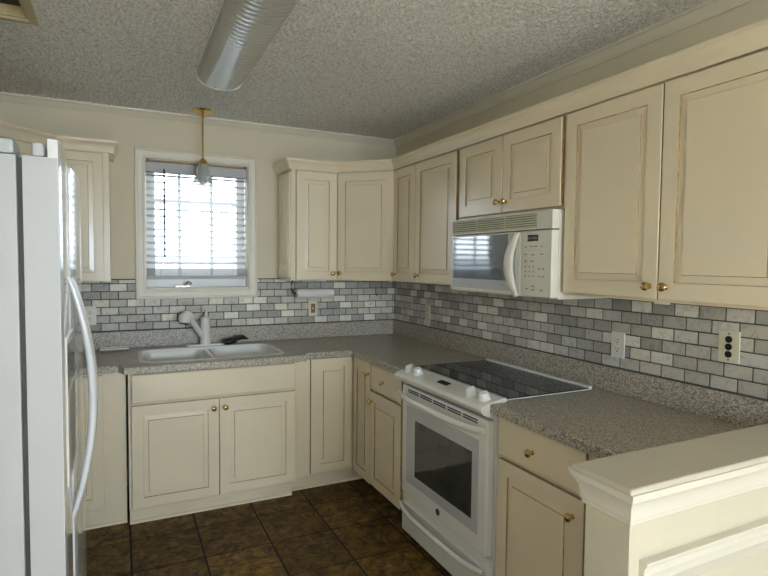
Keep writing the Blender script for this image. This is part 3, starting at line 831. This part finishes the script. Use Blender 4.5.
b.lathe([(0.0135, 0.0037), (0.0140, 0.0040), (0.0128, 0.0040), (0.0125, 0.0037)], 24, Matrix.Translation((RW/2, FX, 0.298)) @ Matrix.Rotation(PI/2, 4, 'X'))
yb = FX-0.0042
def scr(pl): b.tube([(RW/2+px_, yb, 0.298+pz_) for px_, pz_ in pl], 0.0007, 5)
scr([(-0.001, 0.004), (-0.004, 0.006), (-0.008, 0.001), (-0.006, -0.005), (-0.002, -0.004), (-0.001, 0.0), (-0.004, 0.0)])
scr([(0.008, 0.004), (0.004, 0.006), (0.002, 0.002), (0.005, 0.0), (0.002, -0.003), (0.004, -0.006), (0.008, -0.004)])
b.obj('emblem', 'chrome', bd)
# storage drawer
b = MB(); b.box(0.006, RW-0.006, FX+0.004, FX+0.043, 0.052, 0.205, 0.006)
b.box(0.006, RW-0.006, FX+0.020, FX+0.043, 0.205, 0.246, 0.003)
dr = b.obj('storage_drawer', 'white', rg)
b = MB(); pts = []
for i in range(17):
    u = i/16; x = 0.010+u*(RW-0.020)
    pts.append((x, FX-0.004-0.040*(1-(2*u-1)**4), 0.196))
b.tube(pts, 0.013, 12, sx=0.9); b.obj('handle', 'white', dr, smooth=50)

# ------------------------------------------------------------------ microwave
mw = thing('microwave', 'almond over-the-range microwave with mirrored door under the short cabinet', 'microwave', (-0.009, -1.412, 1.336), -PI/2)
W = 0.757; f = -0.376
b = MB(); b.box(0, W, f+0.040, 0, 0, 0.376, 0.003); b.obj('body', 'offwhite', mw)
b = MB(); b.box(0.0, W, f+0.002, f+0.041, 0.296, 0.376, 0.004); gr = b.obj('vent_grille', 'offwhite', mw)
b = MB(); b.box(0.018, 0.665, f+0.0008, f+0.003, 0.306, 0.366); gb = b.obj('grille_back', 'slot', gr, smooth=0)
b = MB()
for k in range(6): b.prism([(f-0.004, 0.307+0.0102*k), (f+0.002, 0.3035+0.0102*k+0.001), (f+0.002, 0.3105+0.0102*k), (f-0.003, 0.3125+0.0102*k)], 0.018, 0.665, 'x')
for x in (0.234, 0.450): b.box(x-0.003, x+0.003, f-0.002, f+0.002, 0.306, 0.366)
b.obj('louvres', 'mwgrille', gr, smooth=0)
b = MB(); b.box(0.0, 0.566, f, f+0.040, 0.006, 0.292, 0.005); md = b.obj('door', 'offwhite', mw)
b = MB(); b.box(0.018, 0.535, f-0.0015, f+0.004, 0.024, 0.286, 0.001); b.obj('door_glass', 'panelgrey', md)
b = MB(); b.box(0.030, 0.480, f-0.003, f-0.001, 0.070, 0.284, 0.0005); b.obj('window', 'mwglass', md)
b = MB(); b.box(0.032, 0.040, f-0.0022, f-0.001, 0.045, 0.053); b.box(0.43, 0.46, f-0.0022, f-0.001, 0.046, 0.049); b.obj('door_lettering', 'key', md, smooth=0)
b = MB(); pts = []
for i in range(15):
    u = i/14; pts.append((0.550-0.024*math.sin(PI*u), f-0.006-0.030*math.sin(PI*u)**0.8, 0.002+0.284*u))
b.tube(pts, [0.007+0.007*math.sin(PI*i/14) for i in range(15)], 14, sx=2.1, up=(0, 1, 0)); b.obj('handle', 'offwhite', md, smooth=50)
b = MB(); b.box(0.570, W, f+0.001, f+0.041, 0.006, 0.292, 0.005); pc = b.obj('control_panel', 'offwhite', mw)
b = MB(); b.box(0.610, 0.676, f-0.0005, f+0.003, 0.246, 0.274); dp = b.obj('display', 'display', pc, smooth=0)
b = MB()
for k, x in enumerate((0.620, 0.634, 0.650, 0.664)):
    for (dx, dz, w_, h_) in ((0, 0.008, 0.004, 0.001), (-0.004, 0.004, 0.001, 0.003), (0.004, 0.004, 0.001, 0.003), (0, 0, 0.004, 0.001)):
        b.box(x+dx-w_, x+dx+w_, f-0.0009, f-0.0004, 0.256+dz-h_, 0.256+dz+h_)
b.obj('display_segments', 'key', dp, smooth=0)
b = MB()
for x, z, w_ in [(0.60, 0.222, 1), (0.635, 0.224, 1.6), (0.662, 0.224, 1.6), (0.70, 0.222, 1), (0.60, 0.190, 1.4), (0.645, 0.188, 1.6), (0.70, 0.190, 1.2),
             (0.60, 0.160, 1.4), (0.64, 0.160, 1.8), (0.60, 0.136, .7), (0.625, 0.136, .7), (0.65, 0.136, .7), (0.60, 0.115, .7), (0.625, 0.115, .7), (0.65, 0.115, .7), (0.60, 0.095, .7),
             (0.625, 0.095, .7), (0.65, 0.095, .7), (0.685, 0.127, 1), (0.71, 0.127, 1), (0.685, 0.095, 1), (0.71, 0.095, 1.2), (0.61, 0.04, 1.2), (0.65, 0.052, 1.6), (0.65, 0.036, 1.6), (0.70, 0.036, 1.5)]:
    b.box(x-0.006*w_, x+0.006*w_, f-0.0003, f+0.003, z-0.0028, z+0.0028)
b.box(0.625, 0.690, f-0.0003, f+0.003, 0.2075, 0.2085)
b.obj('key_lettering', 'key', pc, smooth=0)

# ------------------------------------------------------------------ fridge (faces +x): local x = world +y, local -y = world +x
FB = -2.118
fr = thing('refrigerator', 'tall white side-by-side refrigerator against the left wall', 'refrigerator', (FB, -2.430, 0), PI/2)
FWd = 0.835; gapx = 0.385
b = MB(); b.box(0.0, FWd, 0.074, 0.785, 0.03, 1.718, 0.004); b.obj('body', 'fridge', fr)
b = MB(); b.box(0.03, FWd-0.03, 0.05, 0.70, 0.0, 0.03); b.obj('base_grille', 'slot', fr, smooth=0)
b = MB(); b.box(0.006, FWd-0.008, 0.0635, 0.0735, 0.06, 1.712); b.obj('gasket', 'gasket', fr, smooth=0)
def fdoor(x0, x1, ya, yb, name):
    n = 18; pts = []
    for i in range(n+1):
        u = i/n; x = x0+u*(x1-x0)
        y = ya+(yb-ya)*u-0.006*math.sin(PI*u)
        e_ = min(u, 1-u)*(x1-x0)
        if e_ < 0.004: y += 0.003
        pts.append((x, y))
    poly = pts+[(x1, 0.063), (x0, 0.063)]
    b = MB(); b.prism(poly, 0.06, 1.716, 'z')
    # raised front rim along the top
    b.prism(pts+[(p[0], p[1]+0.020) for p in pts[::-1]], 1.716, 1.757, 'z')
    return b.obj(name, 'fridgegloss', fr, smooth=40)
d1 = fdoor(0.0, gapx-0.003, -0.009, 0.008, 'freezer_door'); d2 = fdoor(gapx+0.003, FWd, -0.001, -0.004, 'fridge_door')
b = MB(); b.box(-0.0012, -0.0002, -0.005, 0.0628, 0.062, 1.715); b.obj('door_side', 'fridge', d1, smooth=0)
for d_, x in ((d1, gapx-0.032), (d2, gapx+0.032)):
    b = MB(); pts = []; rs = []
    for i in range(21):
        u = i/20; pts.append((x, 0.006-0.060*math.sin(PI*u)**0.8, 0.722+0.715*u)); rs.append(0.007+0.005*math.sin(PI*u))
    b.tube(pts, rs, 12, sx=1.3, up=(0, 1, 0)); b.obj('handle', 'fridgegloss', d_, smooth=60)
# dispenser on the freezer door
b = MB(); b.box(0.07, 0.30, -0.0125, -0.001, 0.92, 1.29, 0.004); dsp = b.obj('dispenser', 'white', d1)
b = MB(); b.box(0.085, 0.285, -0.0135, -0.010, 1.165, 1.275, 0.001); b.obj('dispenser_panel', 'display', dsp)
b = MB(); b.box(0.095, 0.275, -0.0132, -0.010, 0.945, 1.15, 0.001); b.obj('dispenser_recess', 'key', dsp)
# hinge covers on top
b = MB(); b.box(0.006, 0.075, 0.020, 0.046, 1.7165, 1.750, 0.008); b.obj('hinge_cover', 'fridge', d1)
b = MB(); b.box(0.006, 0.090, 0.078, 0.150, 1.7185, 1.754, 0.008); b.obj('hinge_cover', 'fridge', fr)
b = MB(); b.box(FWd-0.09, FWd-0.01, 0.022, 0.055, 1.7165, 1.750, 0.008); b.obj('hinge_cover', 'fridge', d2)

# ------------------------------------------------------------------ half wall with cap
KX = -0.930; KY0, KY1 = -3.028, -2.896
b = MB(); b.box(KX, -0.001, KY0, KY1, 0, 0.966)
kw = struct(b.obj('wall_partition', 'knee', smooth=0))
b = MB()
mp = [(0, 0.880), (0.005, 0.880), (0.008, 0.884), (0.008, 0.892), (0.011, 0.895), (0.011, 0.912), (0.014, 0.928), (0.021, 0.941), (0.027, 0.946), (0.027, 0.952), (0.032, 0.955), (0.032, 0.966), (0, 0.966)]
b.sweep(mp, [(-0.64, KY1), (KX, KY1), (KX, KY0), (-0.001, KY0)])
cm = b.obj('cap_moulding', 'kneetrim', kw, smooth=30)
b = MB(); b.box(KX-0.040, -0.002, KY0-0.034, KY1+0.012, 0.9665, 0.984, 0.005, 3); b.obj('cap', 'kneecap', kw)
b = MB()
cr = [(0, 0.705), (0.006, 0.705), (0.010, 0.712), (0.012, 0.724), (0.020, 0.735), (0.024, 0.745), (0.020, 0.752), (0.014, 0.757), (0.016, 0.775), (0.022, 0.782), (0.022, 0.790), (0, 0.790)]
b.sweep(cr, [(KX+0.035, KY0), (-0.001, KY0)]); b.obj('chair_rail', 'kneetrim', kw, smooth=30)

# ------------------------------------------------------------------ ceiling light, pendant, vent
cl = thing('ceiling_light', 'long wraparound fluorescent light fixture on the ceiling', 'ceiling light', (-1.519, -1.60, H))
LY0, LY1 = -0.66, 0.60; hwid = 0.113; dep = 0.082
b = MB(); b.box(-hwid-0.004, hwid+0.004, LY0-0.006, LY1+0.006, -0.014, -0.0005, 0.002); b.obj('housing', 'white', cl)
b = MB(); pr = []
n = 22
for i in range(n+1):
    a = PI*i/n; cx_ = math.cos(a); sy_ = math.sin(a)
    pr.append((math.copysign(abs(cx_)**0.8, cx_)*hwid, -0.0145-dep*sy_**0.75))
b.prism(pr, LY0, LY1, 'y'); b.obj('lens', 'lens', cl, smooth=40)
for yy, nme in ((LY1, 1), (LY0, -1)):
    b = MB(); b.prism([(p[0]*1.02, p[1]-0.0015 if p[1] < -0.02 else p[1]) for p in pr], yy+0.0005*nme, yy+0.012*nme, 'y'); b.obj('end_cap', 'white', cl, smooth=40)

pl = thing('pendant_lamp', 'brass stem pendant lamp with frosted bell shade in front of the window', 'pendant lamp', (-1.499, -0.190, H))
b = MB(); b.lathe([(0.064, -0.0005), (0.066, -0.004), (0.060, -0.012), (0.040, -0.018), (0.022, -0.022), (0.012, -0.030), (0, -0.031)], 28); b.obj('canopy', 'brass', pl)
b = MB(); b.tube([(0, 0, -0.028), (0, 0, -0.325)], 0.0062, 12)
b.lathe([(0.0062, -0.029), (0.0105, -0.035), (0.0105, -0.047), (0.0062, -0.052)], 14); b.obj('stem', 'brass', pl)
b = MB(); b.lathe([(0.006, -0.305), (0.016, -0.312), (0.020, -0.318), (0.027, -0.325), (0.030, -0.335), (0.026, -0.345), (0.028, -0.352), (0.022, -0.358), (0, -0.359)], 22); b.obj('shade_fitter', 'brass', pl)
b = MB(); zsh = lambda z: (-z-0.345)/0.125
b.lathe([(0.027, -0.345), (0.031, -0.360), (0.036, -0.385), (0.043, -0.415), (0.052, -0.445), (0.061, -0.462), (0.064, -0.468), (0.062, -0.469), (0.058, -0.460), (0.049, -0.443), (0.040, -0.414), (0.033, -0.384), (0.028, -0.360), (0.024, -0.346)], 60,
        wob=lambda a, z: 1+0.05*math.cos(10*a)*max(0, zsh(z))**2+0.012*math.cos(30*a)); b.obj('lamp_shade', 'shade', pl, smooth=80)
b = MB(); b.lathe([(0.012, -0.359), (0.013, -0.385), (0.020, -0.410), (0.028, -0.435), (0.028, -0.452), (0.020, -0.468), (0.008, -0.475), (0, -0.476)], 20); b.obj('bulb', 'bulb', pl)

vt = thing('ceiling_vent', 'tan framed open air return vent in the ceiling over the fridge', 'vent', ((VX0+VX1)/2, (VY0+VY1)/2, H))
vw, vh = (VX1-VX0)/2, (VY1-VY0)/2
b = MB()
for (x0, x1, y0, y1) in ((-vw-0.030, vw+0.030, vh-0.002, vh+0.026), (-vw-0.030, vw+0.030, -vh-0.026, -vh+0.002), (-vw-0.030, -vw+0.002, -vh+0.002, vh-0.002), (vw-0.002, vw+0.030, -vh+0.002, vh-0.002)):
    b.box(x0, x1, y0, y1, -0.010, -0.0005, 0.003)
b.obj('frame', 'ventframe', vt)
b = MB(); e_ = 0.0015
b.box(-vw+e_, vw-e_, vh-0.012, vh-e_, 0, 0.042); b.box(-vw+e_, vw-e_, -vh+e_, -vh+0.012, 0, 0.042)
b.box(-vw+e_, -vw+0.012, -vh+0.012, vh-0.012, 0, 0.042); b.box(vw-0.012, vw-e_, -vh+0.012, vh-0.012, 0, 0.042)
b.obj('duct_wall', 'duct', vt, smooth=0)
b = MB(); b.box(-vw+0.002, vw-0.002, -vh+0.002, vh-0.002, 0.0425, 0.047); b.obj('duct_back', 'slot', vt, smooth=0)

# ------------------------------------------------------------------ outlets (local: face toward -y)
def plate(name, label, cat, loc, rz, w, h, mat, inner, innermat):
    t = thing(name, label, cat, loc, rz, 'wall plates on the tile backsplash')
    b = MB(); b.box(-w/2, w/2, -0.006, 0, -h/2, h/2, 0.002); p = b.obj('plate', mat, t)
    inner(t); return t
def duplex(mat='outletwhite'):
    def f_(t):
        for s_ in (-1, 1):
            b = MB(); b.prism([(x, z+s_*0.0195) for (x, z) in rrect(-0.017, 0.017, -0.0145, 0.0145, 0.010)], -0.0085, -0.0055, 'y'); r_ = b.obj('receptacle', mat, t)
            b = MB(); z = s_*0.0195
            b.box(-0.0075, -0.0048, -0.0089, -0.008, z-0.001, z+0.0075); b.box(0.0048, 0.0075, -0.0089, -0.008, z-0.001, z+0.0075); b.box(-0.0028, 0.0028, -0.0089, -0.008, z-0.0105, z-0.005)
            b.obj('slots', 'slot', r_, smooth=0)
    return f_
def rocker(t):
    b = MB(); b.box(-0.0165, 0.0165, -0.0085, -0.0055, -0.034, 0.034, 0.001); r_ = b.obj('receptacle', 'brown', t)
    b = MB(); b.box(-0.006, 0.004, -0.0095, -0.008, -0.004, 0.006, 0.0006); b.obj('button', 'outlet', r_)
def triple(t):
    for z in (0.027, 0, -0.027):
        b = MB(); b.lathe([(0.0125, 0), (0.0125, 0.003), (0.009, 0.004), (0, 0.0035)], 16, Matrix.Translation((0, -0.0055, z)) @ Matrix.Rotation(PI/2, 4, 'X')); b.obj('jack', 'black', t)
    for z in (0.047, -0.047):
        b = MB(); b.lathe([(0.003, 0), (0.003, 0.001), (0, 0.0012)], 10, Matrix.Translation((0, -0.0058, z)) @ Matrix.Rotation(PI/2, 4, 'X')); b.obj('screw', 'slot', t)
wy = -0.0085
plate('wall_outlet', 'brown-centred outlet on the window wall below the paper towel bar', 'outlet', (-0.692, wy, 1.137), 0, 0.070, 0.115, 'outlet', rocker, None)
plate('wall_outlet', 'white outlet on the window wall just right of the fridge', 'outlet', (-2.163, wy, 1.132), 0, 0.072, 0.118, 'outletwhite', duplex(), None)
plate('wall_outlet', 'small ivory outlet on the right wall between the corner and the range', 'outlet', (wy, -0.548, 1.130), -PI/2, 0.066, 0.112, 'outlet', duplex('outlet'), None)
plate('wall_outlet', 'white outlet on the right wall, first one right of the range', 'outlet', (wy, -2.196, 1.130), -PI/2, 0.070, 0.114, 'outletwhite', duplex(), None)
plate('wall_outlet', 'wide ivory plate with three black jacks on the right wall', 'wall plate', (wy, -2.680, 1.192), -PI/2, 0.076, 0.116, 'outlet', triple, None)

# paper towel holder
pt = thing('paper_towel_holder', 'white paper towel bar with black hook under the wall cabinet', 'paper towel holder', (-0.873, -0.170, 1.3565))
b = MB(); b.tube([(-0.020, 0, -0.003), (-0.032, 0, -0.030), (-0.033, 0, -0.062), (-0.020, 0, -0.088), (0.002, 0, -0.098)], [0.005, 0.005, 0.005, 0.006, 0.007], 10)
b.box(-0.035, 0.0, -0.012, 0.012, -0.005, -0.0005, 0.001); b.obj('hook', 'black', pt)
b = MB(); b.lathe([(0.031, 0.006), (0.034, 0.008), (0.034, 0.276), (0.031, 0.278)], 26, Matrix.Translation((0, 0, -0.098)) @ Matrix.Rotation(PI/2, 4, 'Y')); b.obj('roll', 'paper', pt)
hk = MB(); hk.tube([(0, 0.0, 0), (0, -0.010, -0.002), (0, -0.016, -0.008), (0, -0.014, -0.014)], [0.006, 0.004, 0.0035, 0.003], 8)
tag(hk.obj('wall_hook', 'black', loc=(-0.168, -0.0085, 1.233)), 'tiny black hook on the window wall tiles near the corner', 'hook')

# ------------------------------------------------------------------ light
w = bpy.data.worlds.new('daylight'); S.world = w; w.use_nodes = True
nt = w.node_tree; bg = nt.nodes['Background']
tc = nd(nt, 'ShaderNodeTexCoord'); nz = nd(nt, 'ShaderNodeTexNoise', Scale=5.0, Detail=4.0)
nt.links.new(tc.outputs['Generated'], nz.inputs['Vector'])
r = ramp(nt, nz.outputs['Fac'], [(0.35, (0.62, 0.78, 0.95)), (0.6, (0.95, 0.98, 1.0))])
sx = nd(nt, 'ShaderNodeSeparateXYZ'); nt.links.new(tc.outputs['Generated'], sx.inputs[0])
gm = ramp(nt, sx.outputs['Z'], [(0.0, (1, 1, 1)), (0.02, (1, 1, 1))])     # ground below the horizon reflects less than the sky
gm.color_ramp.elements[0].color = (0.30, 0.31, 0.30, 1)
mm = nd(nt, 'ShaderNodeMix', data_type='RGBA', blend_type='MULTIPLY'); mm.inputs[0].default_value = 1.0
nt.links.new(r.outputs[0], mm.inputs[6]); nt.links.new(gm.outputs[0], mm.inputs[7])
nt.links.new(mm.outputs[2], bg.inputs[0]); bg.inputs[1].default_value = 6.5

def area(name, loc, rot, sx, sy, power, col, portal=False):
    l = bpy.data.lights.new(name, 'AREA'); l.shape = 'RECTANGLE'; l.size = sx; l.size_y = sy
    l.energy = power; l.color = col
    o = bpy.data.objects.new(name, l); COL.objects.link(o); o.location = loc; o.rotation_euler = rot
    if portal: l.cycles.is_portal = True
    return o
area('window_daylight', ((WX0+WX1)/2, 0.20, (WZ0+WZ1)/2), (-PI/2, 0, 0), 0.75, 0.95, 1, (1, 1, 1), portal=True)
area('rear_window_portal', ((RX0+RX1)/2, YR-0.20, (RZ0+RZ1)/2), (PI/2, 0, 0), 1.85, 1.2, 1, (1, 1, 1), portal=True)
area('rear_window_daylight', ((RX0+RX1)/2, YR-0.25, (RZ0+RZ1)/2), (PI/2, 0, 0), 1.85, 1.2, 185, (0.80, 0.89, 1.0))
sl = bpy.data.lights.new('bounce_sun', 'SUN'); sl.energy = 85; sl.angle = 0.01; sl.color = (1.0, 0.93, 0.82)  # added lamp, shines through the left opening onto the pale floor for bounce
so = bpy.data.objects.new('bounce_sun', sl); COL.objects.link(so)
so.rotation_euler = Vector((0.95, 0.12, -1.0)).to_track_quat('-Z', 'Y').to_euler()

# ------------------------------------------------------------------ camera
cx, cy, cz, yaw, pitch, roll, f_px = -1.9865, -3.8815, 1.4848, 0.4533, -0.0472, 0.0095, 541.37
F = Vector((math.sin(yaw)*math.cos(pitch), math.cos(yaw)*math.cos(pitch), math.sin(pitch)))
R0 = Vector((math.cos(yaw), -math.sin(yaw), 0)); U0 = R0.cross(F)
c_, s_ = math.cos(roll), math.sin(roll)
Rv = c_*R0+s_*U0; Uv = c_*U0-s_*R0
cam = bpy.data.cameras.new('camera'); cam.sensor_width = 36; cam.lens = f_px/768*36; cam.clip_start = 0.02
co = bpy.data.objects.new('camera', cam); COL.objects.link(co)
mw_ = Matrix((Rv, Uv, -F)).transposed().to_4x4(); mw_.translation = (cx, cy, cz)
co.matrix_world = mw_; S.camera = co

S.view_settings.view_transform = 'Standard'; S.view_settings.look = 'None'; S.view_settings.gamma = 1.0
S.view_settings.use_curve_mapping = False; S.view_settings.exposure = 0.28
try:
    S.cycles.use_denoising = True; S.cycles.max_bounces = 10; S.cycles.diffuse_bounces = 6; S.cycles.transparent_max_bounces = 12
except Exception: pass
